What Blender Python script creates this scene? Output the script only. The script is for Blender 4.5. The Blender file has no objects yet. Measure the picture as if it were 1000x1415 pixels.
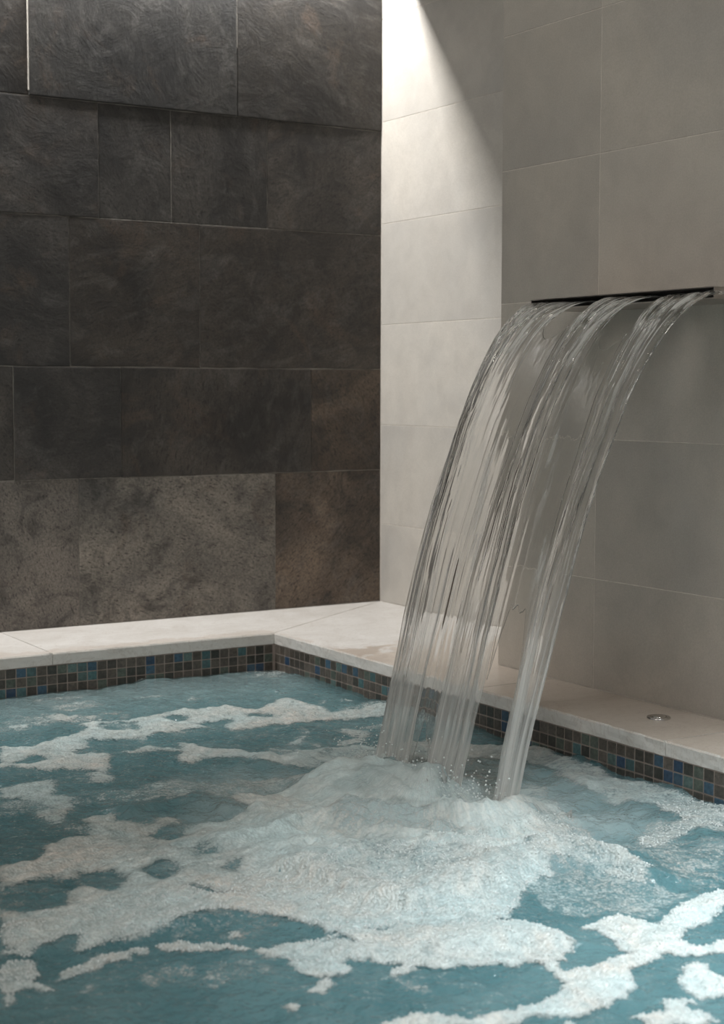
import bpy, bmesh, math, random
import numpy as np
from mathutils import Vector, Matrix

random.seed(7)
sc = bpy.context.scene
col = sc.collection

# ------------------------------------------------------------------ camera
cam_d = bpy.data.cameras.new('camera')
cam = bpy.data.objects.new('camera', cam_d)
col.objects.link(cam)
RIGHT = Vector((0.84871, -0.52885, 0.00198))
UP = Vector((0.03996, 0.06785, 0.99689))
FWD = Vector((0.52734, 0.84600, -0.07872))
m = Matrix((RIGHT, UP, -FWD)).transposed().to_4x4()
m.translation = Vector((-2.57488, -4.02665, 0.64998))
cam.matrix_world = m
cam_d.sensor_fit = 'VERTICAL'
cam_d.sensor_height = 36.0
cam_d.sensor_width = 36.0 * 1000 / 1415
cam_d.lens = 2176.18 / 1415 * 36.0
cam_d.clip_start = 0.05
cam_d.dof.use_dof = True
cam_d.dof.focus_distance = 3.15
cam_d.dof.aperture_fstop = 6.3
sc.camera = cam

# ------------------------------------------------------------------ world and lights
wd = bpy.data.worlds.new('world')
sc.world = wd
wd.use_nodes = True
wd.node_tree.nodes['Background'].inputs[0].default_value = (1.0, 0.97, 0.93, 1)
wd.node_tree.nodes['Background'].inputs[1].default_value = 0.22

def area_light(name, loc, target, sx, sy, power, color, spread=180):
    d = bpy.data.lights.new(name, 'AREA')
    d.shape = 'RECTANGLE'; d.size = sx; d.size_y = sy; d.energy = power; d.color = color
    d.spread = math.radians(spread)
    o = bpy.data.objects.new(name, d); col.objects.link(o)
    o.location = loc
    o.rotation_euler = (Vector(target) - Vector(loc)).to_track_quat('-Z', 'Y').to_euler()
    return o

# lamp hidden in the ceiling slot along the dark wall
area_light('cove_lamp', (-1.45, -0.055, 1.99), (-1.45, -0.055, 0), 2.88, 0.05, 37, (1.0, 0.985, 0.965))
# skylight over the near right part of the pool
area_light('skylight_lamp', (-0.95, -3.05, 2.42), (-0.92, -2.70, -0.1), 0.45, 0.45, 6.8, (0.88, 0.96, 1.0), 46)
# added unseen fill from the left, for gleams on streams and ripples
area_light('left_fill', (-3.75, -3.05, 1.75), (-0.6, -1.7, 0.4), 1.0, 0.9, 13, (1.0, 0.955, 0.90))

# added unseen lights: a strip for stream highlights, disks to brighten the water
area_light('glint_strip', (-1.05, -1.85, 2.47), (-1.05, -1.85, 0), 0.045, 2.3, 2.5, (1.0, 0.97, 0.92), 160)
for dx, dy in ((-1.9, -1.2), (-1.9, -2.2), (-1.9, -3.2)):
    dl = area_light('fill_disk', (dx, dy, 2.47), (dx, dy, 0), 0.16, 0.16, 1.6, (1.0, 0.96, 0.90), 150)
    dl.data.shape = 'DISK'

sc.view_settings.view_transform = 'Standard'
sc.view_settings.look = 'None'
sc.view_settings.exposure = 0.40
sc.view_settings.gamma = 1.0
sc.view_settings.use_curve_mapping = False
sc.cycles.max_bounces = 10
sc.cycles.diffuse_bounces = 4
sc.cycles.transmission_bounces = 8
sc.cycles.transparent_max_bounces = 16
sc.cycles.sample_clamp_indirect = 6.0
sc.cycles.use_denoising = True

# ------------------------------------------------------------------ helpers
def hash2(ix, iy, seed):
    n = (ix.astype(np.int64) * 374761393 + iy.astype(np.int64) * 668265263 + seed * 2147483647) & 0xffffffff
    n = ((n ^ (n >> 13)) * 1274126177) & 0xffffffff
    n = (n ^ (n >> 16)) & 0xffffffff
    return n.astype(np.float64) / 4294967295.0

def noise2(x, y, seed=0):
    x = np.asarray(x, float); y = np.asarray(y, float)
    ix = np.floor(x); iy = np.floor(y); fx = x - ix; fy = y - iy
    ux = fx * fx * fx * (fx * (fx * 6 - 15) + 10); uy = fy * fy * fy * (fy * (fy * 6 - 15) + 10)
    a = hash2(ix, iy, seed); b = hash2(ix + 1, iy, seed); c = hash2(ix, iy + 1, seed); d = hash2(ix + 1, iy + 1, seed)
    return ((a * (1 - ux) + b * ux) * (1 - uy) + (c * (1 - ux) + d * ux) * uy) * 2 - 1

def fbm(x, y, seed=0, octv=4, gain=0.5):
    s = 0; a = 1; f = 1; t = 0
    for k in range(octv):
        s = s + a * noise2(x * f + 17.3 * k, y * f - 9.1 * k, seed + k); t += a
        a *= gain; f *= 2.03
    return s / t

def smooth(a, b, v):
    t = np.clip((v - a) / (b - a), 0, 1)
    return t * t * (3 - 2 * t)

def link(name, me, mat, parent=None, loc=(0, 0, 0), **props):
    o = bpy.data.objects.new(name, me); col.objects.link(o)
    if mat and not me.materials: me.materials.append(mat)
    o.location = loc
    if parent: o.parent = parent
    for k, v in props.items(): o[k] = v
    return o

def mesh_from(name, verts, faces, smooth_shade=False):
    me = bpy.data.meshes.new(name)
    me.from_pydata([tuple(v) for v in verts], [], [tuple(f) for f in faces])
    me.update()
    if smooth_shade: me.polygons.foreach_set('use_smooth', [True] * len(me.polygons))
    return me

def box_mesh(name, lo, hi, bevel=0.0, seg=1):
    bm = bmesh.new()
    bmesh.ops.create_cube(bm, size=1)
    for v in bm.verts:
        v.co = Vector([lo[i] + (v.co[i] + .5) * (hi[i] - lo[i]) for i in range(3)])
    if bevel: bmesh.ops.bevel(bm, geom=bm.edges[:], offset=bevel, segments=seg, affect='EDGES')
    me = bpy.data.meshes.new(name); bm.to_mesh(me); bm.free()
    return me

def grid_mesh(name, X, Y, Z, smooth_shade=True):
    ny, nx = X.shape
    me = bpy.data.meshes.new(name)
    co = np.stack([X, Y, Z], -1).reshape(-1, 3)
    i = np.arange(ny * nx).reshape(ny, nx)
    q = np.stack([i[:-1, :-1], i[:-1, 1:], i[1:, 1:], i[1:, :-1]], -1).reshape(-1, 4)
    fill_mesh(me, co, q, smooth_shade)
    return me

def fill_mesh(me, co, q, smooth_shade=True):
    k = q.shape[1]
    me.vertices.add(len(co)); me.vertices.foreach_set('co', co.astype(np.float32).ravel())
    me.loops.add(q.size); me.loops.foreach_set('vertex_index', q.astype(np.int32).ravel())
    me.polygons.add(len(q))
    me.polygons.foreach_set('loop_start', np.arange(0, q.size, k, dtype=np.int32))
    me.polygons.foreach_set('loop_total', np.full(len(q), k, dtype=np.int32))
    me.update(calc_edges=True)
    me.polygons.foreach_set('use_smooth', np.full(len(q), smooth_shade))
    me.validate()

def float_attr(me, name, vals):
    a = me.attributes.new(name, 'FLOAT', 'POINT')
    a.data.foreach_set('value', np.asarray(vals, np.float32).ravel())

# ---- node helpers
class NT:
    def __init__(s, name):
        s.m = bpy.data.materials.new(name); s.m.use_nodes = True
        s.t = s.m.node_tree; s.t.nodes.clear()
        s.out = s.t.nodes.new('ShaderNodeOutputMaterial')
    def n(s, typ, ins=None, **kw):
        nd = s.t.nodes.new(typ)
        for k, v in kw.items(): setattr(nd, k, v)
        for k, v in (ins or {}).items():
            if isinstance(v, bpy.types.NodeSocket): s.t.links.new(v, nd.inputs[k])
            else: nd.inputs[k].default_value = v
        return nd
    def math(s, op, a, b=0.5, clamp=False):
        return s.n('ShaderNodeMath', {0: a, 1: b}, operation=op, use_clamp=clamp).outputs[0]
    def mix(s, f, a, b, blend='MIX'):
        return s.n('ShaderNodeMix', {0: f, 6: a, 7: b}, data_type='RGBA', blend_type=blend).outputs[2]
    def ramp(s, f, stops):
        nd = s.n('ShaderNodeValToRGB', {0: f})
        e = nd.color_ramp.elements
        while len(e) < len(stops): e.new(0.5)
        for el, (p, c) in zip(e, stops):
            el.position = p; el.color = (c, c, c, 1) if not isinstance(c, tuple) else (*c, 1)
        return nd.outputs[0]
    def noise(s, vec, scale, detail=4, rough=0.55, dist=0.0):
        return s.n('ShaderNodeTexNoise', {'Vector': vec, 'Scale': scale, 'Detail': detail, 'Roughness': rough, 'Distortion': dist}).outputs['Fac']
    def bump(s, h, strength, dist, normal=None):
        ins = {'Height': h, 'Strength': strength, 'Distance': dist}
        if normal: ins['Normal'] = normal
        return s.n('ShaderNodeBump', ins).outputs[0]
    def pbsdf(s, **kw):
        return s.n('ShaderNodeBsdfPrincipled', {k.replace('_', ' '): v for k, v in kw.items()})
    def done(s, sock):
        s.t.links.new(sock, s.out.inputs[0]); return s.m

def piece_coords(t, rot=True):
    """object coordinates shifted and turned at random per piece, so no two stones share a grain"""
    tc = t.n('ShaderNodeTexCoord').outputs['Object']
    oi = t.n('ShaderNodeObjectInfo')
    off = t.n('ShaderNodeVectorMath', {0: oi.outputs['Random'], 1: (37.0, 91.0, 53.0)}, operation='MULTIPLY').outputs[0]
    v = t.n('ShaderNodeVectorMath', {0: tc, 1: off}, operation='ADD').outputs[0]
    if rot:
        ang = t.math('MULTIPLY', oi.outputs['Random'], 6.28)
        v = t.n('ShaderNodeVectorRotate', {'Vector': v, 'Angle': ang, 'Axis': (0, 1, 0)}, rotation_type='AXIS_ANGLE').outputs[0]
    return v, oi, tc

# ------------------------------------------------------------------ materials
def mat_slate():
    t = NT('slate')
    v, oi, tc = piece_coords(t)
    big = t.noise(v, 3.2, 5, .6, .8)
    st = t.n('ShaderNodeMapping', {'Vector': v, 'Scale': (30, 30, 95)}).outputs[0]
    cleft = t.noise(st, 1.0, 6, .65, .9)
    st2 = t.n('ShaderNodeMapping', {'Vector': v, 'Scale': (9, 9, 17)}).outputs[0]
    cleft2 = t.noise(st2, 1.0, 7, .68, 1.0)
    pits = t.noise(st, 2.2, 3, .6)
    fine = t.noise(v, 170, 4, .75)
    riven = t.noise(v, 8, 9, .72, 1.3)
    c = t.mix(t.ramp(big, [(.34, 0.0), (.68, 1.0)]), (0.50, 0.51, 0.52, 1), (1.55, 1.48, 1.38, 1))
    c = t.mix(1.0, oi.outputs['Color'], c, 'MULTIPLY')
    rust = t.ramp(t.noise(v, 5.0, 6, .62, 1.2), [(.55, 0.0), (.75, .75)])
    c = t.mix(rust, c, (0.115, 0.080, 0.058, 1))
    c = t.mix(t.ramp(pits, [(.36, .7), (.42, 0.0)]), c, (0.016, 0.015, 0.015, 1))
    c = t.mix(t.ramp(cleft2, [(.50, 0.0), (.78, .5)]), c, (0.17, 0.16, 0.15, 1))
    c = t.mix(t.ramp(fine, [(.34, .6), (.62, 0.0)]), c, (0.022, 0.021, 0.02, 1))
    c = t.mix(t.ramp(riven, [(.36, .65), (.50, 0.0)]), c, (0.028, 0.027, 0.026, 1))
    h = t.math('ADD', t.math('MULTIPLY', cleft, .25), t.math('ADD', t.math('MULTIPLY', riven, 1.3), t.math('MULTIPLY', fine, .22)))
    nb = t.bump(h, .32, .008)
    p = t.pbsdf(Base_Color=c, Roughness=t.ramp(cleft, [(.3, .45), (.7, .7)]), Normal=nb)
    p.inputs['Specular IOR Level'].default_value = .35
    return t.done(p.outputs[0])

def mat_porcelain():
    t = NT('porcelain_tile')
    v, oi, tc = piece_coords(t, False)
    big = t.noise(v, 2.6, 5, .6, .5)
    mid = t.noise(v, 14, 5, .6, .4)
    fine = t.noise(v, 300, 2, .6)
    c = t.mix(t.ramp(big, [(.3, 0.0), (.7, 1.0)]), (0.88, 0.885, 0.875, 1), (1.10, 1.08, 1.03, 1))
    c = t.mix(1.0, oi.outputs['Color'], c, 'MULTIPLY')
    c = t.mix(t.ramp(mid, [(.35, .12), (.6, 0.0)]), c, (0.22, 0.19, 0.165, 1))
    c = t.mix(t.ramp(fine, [(.25, .20), (.7, 0.0)]), c, (0.17, 0.15, 0.13, 1))
    nb = t.bump(t.math('ADD', mid, t.math('MULTIPLY', fine, .4)), .10, .004)
    p = t.pbsdf(Base_Color=c, Roughness=.55, Normal=nb)
    p.inputs['Specular IOR Level'].default_value = .3
    return t.done(p.outputs[0])

def mat_limestone():
    t = NT('limestone')
    v, oi, tc = piece_coords(t, False)
    pos = t.n('ShaderNodeNewGeometry').outputs['Position']
    big = t.noise(v, 6, 6, .62, 1.2)
    vein = t.noise(t.n('ShaderNodeMapping', {'Vector': v, 'Scale': (5, 9, 5)}).outputs[0], 1.6, 8, .65, 2.2)
    fine = t.noise(v, 160, 3, .6)
    c = t.mix(t.ramp(big, [(.3, 0.0), (.7, 1.0)]), (0.60, 0.57, 0.53, 1), (0.72, 0.70, 0.67, 1))
    c = t.mix(t.ramp(vein, [(.485, 0.0), (.5, .45), (.515, 0.0)]), c, (0.38, 0.31, 0.26, 1))
    c = t.mix(t.ramp(fine, [(.28, .25), (.45, 0.0)]), c, (0.42, 0.38, 0.33, 1))
    # splashed wet patches with their own outline near the pool edge on the right-hand ledge
    sep = t.n('ShaderNodeSeparateXYZ', {0: pos})
    wet = t.math('ADD', t.math('MULTIPLY', t.math('ADD', sep.outputs[1], .72), -2.2), t.math('MULTIPLY', t.math('SUBTRACT', t.noise(pos, 9, 4, .6, .6), .5), 1.4))
    wl_ = t.math('MINIMUM', t.math('MULTIPLY', t.math('ADD', sep.outputs[1], .325), -9.0), t.math('MULTIPLY', t.math('ADD', sep.outputs[0], .56), -9.0))
    wl_ = t.math('ADD', wl_, t.math('MULTIPLY', t.math('SUBTRACT', t.noise(pos, 12, 5, .6, .6), .5), 1.6))
    wet = t.math('MAXIMUM', t.ramp(wet, [(.0, 0.0), (.12, 1.0)]), t.math('MULTIPLY', t.ramp(wl_, [(.0, 0.0), (.10, 1.0)]), .45))
    wet = t.math('MULTIPLY', wet, t.ramp(t.n('ShaderNodeSeparateXYZ', {0: t.n('ShaderNodeNewGeometry').outputs['Normal']}).outputs[2], [(.4, 0.0), (.7, 1.0)]))
    cw = t.mix(1.0, c, (0.84, 0.76, 0.69, 1), 'MULTIPLY')
    c = t.mix(wet, c, cw)
    rg = t.math('SUBTRACT', .5, t.math('MULTIPLY', wet, .22))
    nb = t.bump(t.math('ADD', t.math('MULTIPLY', big, .6), t.math('MULTIPLY', fine, .25)), .18, .006)
    p = t.pbsdf(Base_Color=c, Roughness=rg, Normal=nb)
    return t.done(p.outputs[0])

def mat_plain(name, colr, rough=.6, metal=0.0, scale=40, var=.15, bump=.1):
    t = NT(name)
    tc = t.n('ShaderNodeTexCoord').outputs['Object']
    nz = t.noise(tc, scale, 4, .6)
    lo = tuple(x * (1 - var) for x in colr); hi = tuple(min(1, x * (1 + var)) for x in colr)
    c = t.ramp(nz, [(.3, lo), (.7, hi)])
    p = t.pbsdf(Base_Color=c, Roughness=rough, Metallic=metal, Normal=t.bump(nz, bump, .003))
    return t.done(p.outputs[0])

def mat_mosaic():
    t = NT('mosaic_glass')
    v, oi, tc = piece_coords(t, False)
    nz = t.noise(v, 130, 4, .7)
    md = t.noise(v, 45, 3, .6)
    c = t.mix(t.ramp(nz, [(.32, 0.0), (.68, 1.0)]), (0.62, 0.62, 0.62, 1), (1.35, 1.32, 1.28, 1))
    c = t.mix(1.0, oi.outputs['Color'], c, 'MULTIPLY')
    c = t.mix(t.ramp(md, [(.5, 0.0), (.75, .25)]), c, (0.14, 0.13, 0.12, 1))
    p = t.pbsdf(Base_Color=c, Roughness=.28, Normal=t.bump(md, .08, .004))
    return t.done(p.outputs[0])

def mat_water():
    t = NT('pool_water')
    pos = t.n('ShaderNodeNewGeometry').outputs['Position']
    r1 = t.noise(pos, 38, 3, .6, .6)
    r2 = t.noise(pos, 120, 2, .6, .4)
    nb = t.bump(t.math('ADD', r1, t.math('MULTIPLY', r2, .35)), .65, .012)
    cloud = t.noise(pos, 7, 5, .6, .8)
    body = t.ramp(cloud, [(.3, (0.068, 0.164, 0.184)), (.7, (0.124, 0.230, 0.246))])
    att = t.n('ShaderNodeAttribute', attribute_name='air_and_sheen').outputs['Fac']
    body = t.mix(att, body, (0.42, 0.50, 0.50, 1))
    dif = t.n('ShaderNodeBsdfDiffuse', {'Color': body, 'Normal': nb})
    tr = t.n('ShaderNodeBsdfTransparent', {'Color': (0.60, 0.88, 0.93, 1)})
    clear = t.n('ShaderNodeAttribute', attribute_name='clear').outputs['Fac']
    mx = t.n('ShaderNodeMixShader', {0: clear, 1: dif.outputs[0], 2: tr.outputs[0]})
    gl = t.n('ShaderNodeBsdfGlossy', {'Color': (1, 1, 1, 1), 'Roughness': .06, 'Normal': nb})
    fr = t.n('ShaderNodeFresnel', {'IOR': 1.33, 'Normal': nb})
    o = t.n('ShaderNodeMixShader', {0: fr.outputs[0], 1: mx.outputs[0], 2: gl.outputs[0]})
    return t.done(o.outputs[0])

def mat_foam():
    t = NT('foam')
    pos = t.n('ShaderNodeNewGeometry').outputs['Position']
    d = t.n('ShaderNodeAttribute', attribute_name='froth').outputs['Fac']
    vor = t.n('ShaderNodeTexVoronoi', {'Vector': pos, 'Scale': 210.0}, feature='F1').outputs['Distance']
    nz = t.noise(pos, 60, 6, .7, .6)
    low = t.noise(pos, 14, 5, .6, .8)
    # streaks that run outwards from where the streams land
    rel = t.n('ShaderNodeVectorMath', {0: pos, 1: (0.95, 1.65, 0.0)}, operation='ADD').outputs[0]
    sp = t.n('ShaderNodeSeparateXYZ', {0: rel})
    ang = t.math('ARCTAN2', sp.outputs[1], sp.outputs[0])
    rad = t.n('ShaderNodeVectorMath', {0: rel}, operation='LENGTH').outputs['Value']
    pv = t.n('ShaderNodeCombineXYZ', {0: t.math('MULTIPLY', ang, 26.0), 1: t.math('MULTIPLY', rad, 16.0), 2: 0.0}).outputs[0]
    streak = t.noise(pv, 1.6, 5, .65, .4)
    grain = t.ramp(rad, [(.22, .30), (.62, 1.0)])
    vor = t.math('MULTIPLY', t.math('SUBTRACT', vor, .3), grain)
    nz = t.math('ADD', .5, t.math('MULTIPLY', t.math('SUBTRACT', nz, .5), grain))
    v = t.math('ADD', d, t.math('MULTIPLY', t.math('SUBTRACT', nz, .5), 1.05))
    v = t.math('ADD', v, t.math('MULTIPLY', t.math('SUBTRACT', low, .5), .50))
    v = t.math('ADD', v, t.math('MULTIPLY', t.math('SUBTRACT', streak, .5), .45))
    v = t.math('SUBTRACT', v, t.math('MULTIPLY', vor, .42))
    a = t.ramp(v, [(.06, 0.0), (.42, .52), (.95, .93)])
    h = t.math('ADD', t.math('MULTIPLY', vor, -1.0), t.math('MULTIPLY', nz, .5))
    h = t.math('ADD', h, t.math('MULTIPLY', streak, 1.1))
    nb = t.bump(h, .60, .006)
    tone = t.noise(pos, 5, 4, .6, .6)
    c = t.ramp(tone, [(.35, (0.74, 0.70, 0.64)), (.65, (0.66, 0.78, 0.775))])
    c = t.mix(t.ramp(streak, [(.40, .5), (.62, 0.0)]), c, (0.50, 0.63, 0.64, 1))
    p = t.pbsdf(Base_Color=c, Roughness=.32, Normal=nb)
    tr = t.n('ShaderNodeBsdfTransparent')
    o = t.n('ShaderNodeMixShader', {0: a, 1: tr.outputs[0], 2: p.outputs[0]})
    return t.done(o.outputs[0])

def mat_bubble():
    t = NT('bubble')
    p = t.pbsdf(Base_Color=(0.80, 0.84, 0.83, 1), Roughness=.12, IOR=1.33)
    p.inputs['Specular IOR Level'].default_value = .7
    tr = t.n('ShaderNodeBsdfTransparent')
    o = t.n('ShaderNodeMixShader', {0: .7, 1: tr.outputs[0], 2: p.outputs[0]})
    return t.done(o.outputs[0])

def mat_stream():
    t = NT('falling_water')
    a = t.n('ShaderNodeAttribute', attribute_name='air_and_sheen').outputs['Fac']
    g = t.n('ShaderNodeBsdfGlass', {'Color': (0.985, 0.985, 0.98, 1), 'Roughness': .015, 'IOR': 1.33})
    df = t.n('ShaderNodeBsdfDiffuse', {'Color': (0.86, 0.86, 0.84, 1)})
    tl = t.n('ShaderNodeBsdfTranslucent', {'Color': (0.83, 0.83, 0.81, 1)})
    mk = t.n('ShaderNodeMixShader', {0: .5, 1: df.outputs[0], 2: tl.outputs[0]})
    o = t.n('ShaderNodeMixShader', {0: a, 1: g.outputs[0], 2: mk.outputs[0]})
    return t.done(o.outputs[0])

M = dict(slate=mat_slate(), tile=mat_porcelain(), stone=mat_limestone(), mosaic=mat_mosaic(),
         water=mat_water(), foam=mat_foam(), bubble=mat_bubble(), stream=mat_stream(),
         grout_dark=mat_plain('dark_grout', (0.30, 0.28, 0.25), .9),
         grout_light=mat_plain('light_grout', (0.66, 0.61, 0.55), .9),
         grout_pool=mat_plain('pool_grout', (0.30, 0.25, 0.22), .85),
         worn_grout=mat_plain('worn_grout', (0.20, 0.185, 0.165), .9, 0, 60, .5),
         pale_grout=mat_plain('pale_grout', (0.42, 0.39, 0.35), .85),
         plaster=mat_plain('plaster', (0.34, 0.33, 0.31), .9),
         basin=mat_plain('basin', (0.05, 0.20, 0.25), .6),
         steel=mat_plain('brushed_steel', (0.50, 0.46, 0.43), .28, 1.0, 120, .06, .03),
         steel_dark=mat_plain('dark_steel', (0.03, 0.03, 0.03), .35, .6, 90, .2, .02),
         chrome=mat_plain('chrome', (0.62, 0.60, 0.58), .14, 1.0, 90, .05, .02))

# ------------------------------------------------------------------ setting
WL, WR, E, TH = 0.3856, 0.5798, 0.3621, 0.0285
PIER_Y = -1.083
ZT = 2.5            # ceiling height over the ledge

def struct(name, me, mat, label=None):
    o = link(name, me, mat, kind='structure')
    if label: o['label'] = label
    return o

# --- dark slate wall (plane y = 0)
wall_left = struct('wall_left', box_mesh('wall_left', (-3.6, 0.0016, -0.03), (0.016, 0.12, ZT)), M['grout_dark'],
                   'dark slate tile wall behind the pale ledge')
def stone_tile(name, x0, x1, z0, z1, proud, seed, color, amp=.0007):
    """slab in the plane y = 0, front towards -y, its face slightly riven and its edges chamfered"""
    nx = max(6, int((x1 - x0) / .03)); nz = max(6, int((z1 - z0) / .03))
    gx = np.linspace(0, 1, nx); gz = np.linspace(0, 1, nz)
    ex_, ez_ = .003 / (x1 - x0), .003 / (z1 - z0)
    gx = np.sort(np.concatenate([gx, [ex_, 1 - ex_]])); gz = np.sort(np.concatenate([gz, [ez_, 1 - ez_]])); nx += 2; nz += 2
    U, Wv = np.meshgrid(gx, gz)
    cx, cz = (x0 + x1) / 2, (z0 + z1) / 2
    edge = .0035 * fbm(U * 9 + seed, Wv * 9, seed, 3)
    ex = np.where((U == 0) | (U == 1), edge * .25, 0); ez = np.where((Wv == 0) | (Wv == 1), edge * .4, 0)
    X = (U - .5) * (x1 - x0) + ex; Z = (Wv - .5) * (z1 - z0) + ez
    Y = -proud - amp * fbm(U * 4 + seed * 3.1, Wv * 4 - seed, seed + 5, 4)
    rim = (U == 0) | (U == 1) | (Wv == 0) | (Wv == 1)
    Y = np.where(rim, Y + .0005, Y)
    co = np.stack([X, Y, Z], -1).reshape(-1, 3)
    i = np.arange(nz * nx).reshape(nz, nx)
    q = np.stack([i[:-1, :-1], i[:-1, 1:], i[1:, 1:], i[1:, :-1]], -1).reshape(-1, 4)
    loop = np.concatenate([i[0, :], i[1:, -1], i[-1, -2::-1], i[-2:0:-1, 0]])
    back = co[loop].copy(); back[:, 1] = 0.0195
    n0 = len(co); L = len(loop)
    side = np.stack([loop, n0 + np.arange(L), n0 + (np.arange(L) + 1) % L, np.roll(loop, -1)], -1)
    me = bpy.data.meshes.new(name)
    fill_mesh(me, np.concatenate([co, back]), np.concatenate([q, side]), False)
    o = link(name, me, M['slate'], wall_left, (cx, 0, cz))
    kf = (.36 if z0 > 1.4 else .72) if z0 > .35 else 1.6  # bounce light painted into the bottom row, lamp spill countered in the top rows
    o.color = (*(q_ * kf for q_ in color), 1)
    return o
g = .0022
JX = -2.9
rows = [
    (1.412, 1.83, [JX, -2.3, -1.70, -1.097, -0.484, 0.0], [.001, .002, .001, .0050, .0045]),
    (1.104, 1.412, [JX, -2.2, -1.51, -0.903, -0.689, -0.387, 0.0], [.001, .001, .0018, .0002, .0004, .0010]),
    (0.705, 1.104, [JX, -2.2, -1.60, -0.990, -0.603, 0.0], [.001, .0005, .0008, .0006, .0006]),
    (0.402, 0.705, [JX, -2.3, -1.75, -1.150, -0.845, -0.242, 0.0], [.001, .001, 0, .002, .0012, .0006]),
    (0.000, 0.402, [JX, -2.3, -1.57, -0.972, -0.364, 0.0], [.0008, .001, .0005, .0014, .0002]),
    (1.83, 2.23, [JX, -2.1, -1.5, -0.9, -0.3, 0.0], [.001, .001, .001, .001, .001]),
    (2.23, 2.498, [JX, -1.8, -0.7, 0.0], [.001, .001, .001]),
]
pal = [(.085, .080, .077), (.100, .092, .086), (.072, .068, .066), (.112, .098, .086), (.092, .089, .087), (.080, .072, .065)]
warm = {(4, 4): (.086, .068, .055), (4, 3): (.125, .116, .106), (3, 5): (.125, .098, .078), (0, 3): (.118, .116, .112), (1, 3): (.072, .069, .067),
        (1, 4): (.075, .071, .068), (1, 5): (.098, .088, .080), (0, 4): (.112, .102, .092), (2, 3): (.080, .070, .062), (2, 4): (.088, .077, .068), (3, 4): (.090, .080, .072)}
k = 0
for r, (za, zb, xs, pr) in enumerate(rows):
    for c in range(len(xs) - 1):
        k += 1
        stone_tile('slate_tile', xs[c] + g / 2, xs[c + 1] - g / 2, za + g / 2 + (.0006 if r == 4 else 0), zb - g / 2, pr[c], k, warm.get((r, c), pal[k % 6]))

# the few joints where pale grout shows as a line
def bead(x0, x1, z0, z1, y, lit=False):
    link('grout_line', box_mesh('grout_line', (x0, y, z0), (x1, .0015, z1), .0003), M['pale_grout' if lit else 'worn_grout'], wall_left)
bead(-1.0984, -1.0956, 1.425, 1.826, -.0048, True)
bead(-.4848, -.4832, 1.60, 1.826, -.0044)
bead(-.900, -.003, 1.1034, 1.1048, -.0006)
bead(-.6897, -.6883, 1.108, 1.37, -.0008)
bead(-.9034, -.9026, 1.108, 1.33, -.0004)
bead(-.6034, -.6026, .71, 1.10, -.0002)
bead(-.9904, -.9896, .71, 1.10, -.0002)
bead(-1.140, -.846, .4012, .4028, -.0014)
bead(-.3646, -.3634, .02, .398, -.0012)

# --- pale recessed wall (plane x = 0) and the pier that stands out from it (plane x = -E)
wall_back = struct('wall_back', box_mesh('wall_back', (0.0010, -1.3, -0.03), (0.12, 0.0012, ZT)), M['grout_light'],
                   'pale tiled recess lit from above')
wall_right = struct('wall_right', box_mesh('wall_right', (-E + .0010, -4.6, -0.03), (-0.002, PIER_Y - .0010, ZT)), M['grout_light'],
                    'grey beige tiled wall carrying the spout')
def wall_tile(parent, x, y0, y1, z0, z1, color, depth=.0095):
    me = box_mesh('wall_tile', (0, -(y1 - y0) / 2, -(z1 - z0) / 2), (depth, (y1 - y0) / 2, (z1 - z0) / 2), .0007)
    o = link('wall_tile', me, M['tile'], parent, (x, (y0 + y1) / 2, (z0 + z1) / 2))
    o.color = (*color, 1)
j = .0017
zs = [0.0008] + [.2382 + .3 * i for i in range(8)] + [2.499]
for i in range(len(zs) - 1):
    c = .61 + .03 * random.uniform(-1, 1)
    wall_tile(wall_back, 0.0, -1.075, -0.0045, zs[i] + j / 2, zs[i + 1] - j / 2, (c, c * .955, c * .90))
zr = [0.0008] + [.2396 + .3017 * i for i in range(8)] + [2.499]
for i in range(len(zr) - 1):
    for a, b in ((-1.4246, PIER_Y), (-2.6246, -1.4246), (-3.8246, -2.6246), (-4.6, -3.8246)):
        c = .50 + .03 * random.uniform(-1, 1)
        wall_tile(wall_right, -E, a + j / 2, b - (j / 2 if b != PIER_Y else 0), zr[i] + j / 2, zr[i + 1] - j / 2, (c, c * .925, c * .845))
# tiles on the side of the pier that faces the slate
for i in range(len(zr) - 1):
    me = box_mesh('wall_tile', (-(E - .013) / 2, -.0095, -(zr[i + 1] - zr[i] - j) / 2), ((E - .013) / 2, 0, (zr[i + 1] - zr[i] - j) / 2), .0007)
    o = link('wall_tile', me, M['tile'], wall_right, (-(E + .010) / 2 + .0105, PIER_Y, (zr[i] + zr[i + 1]) / 2)); o.color = (.5, .47, .44, 1)

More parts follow.
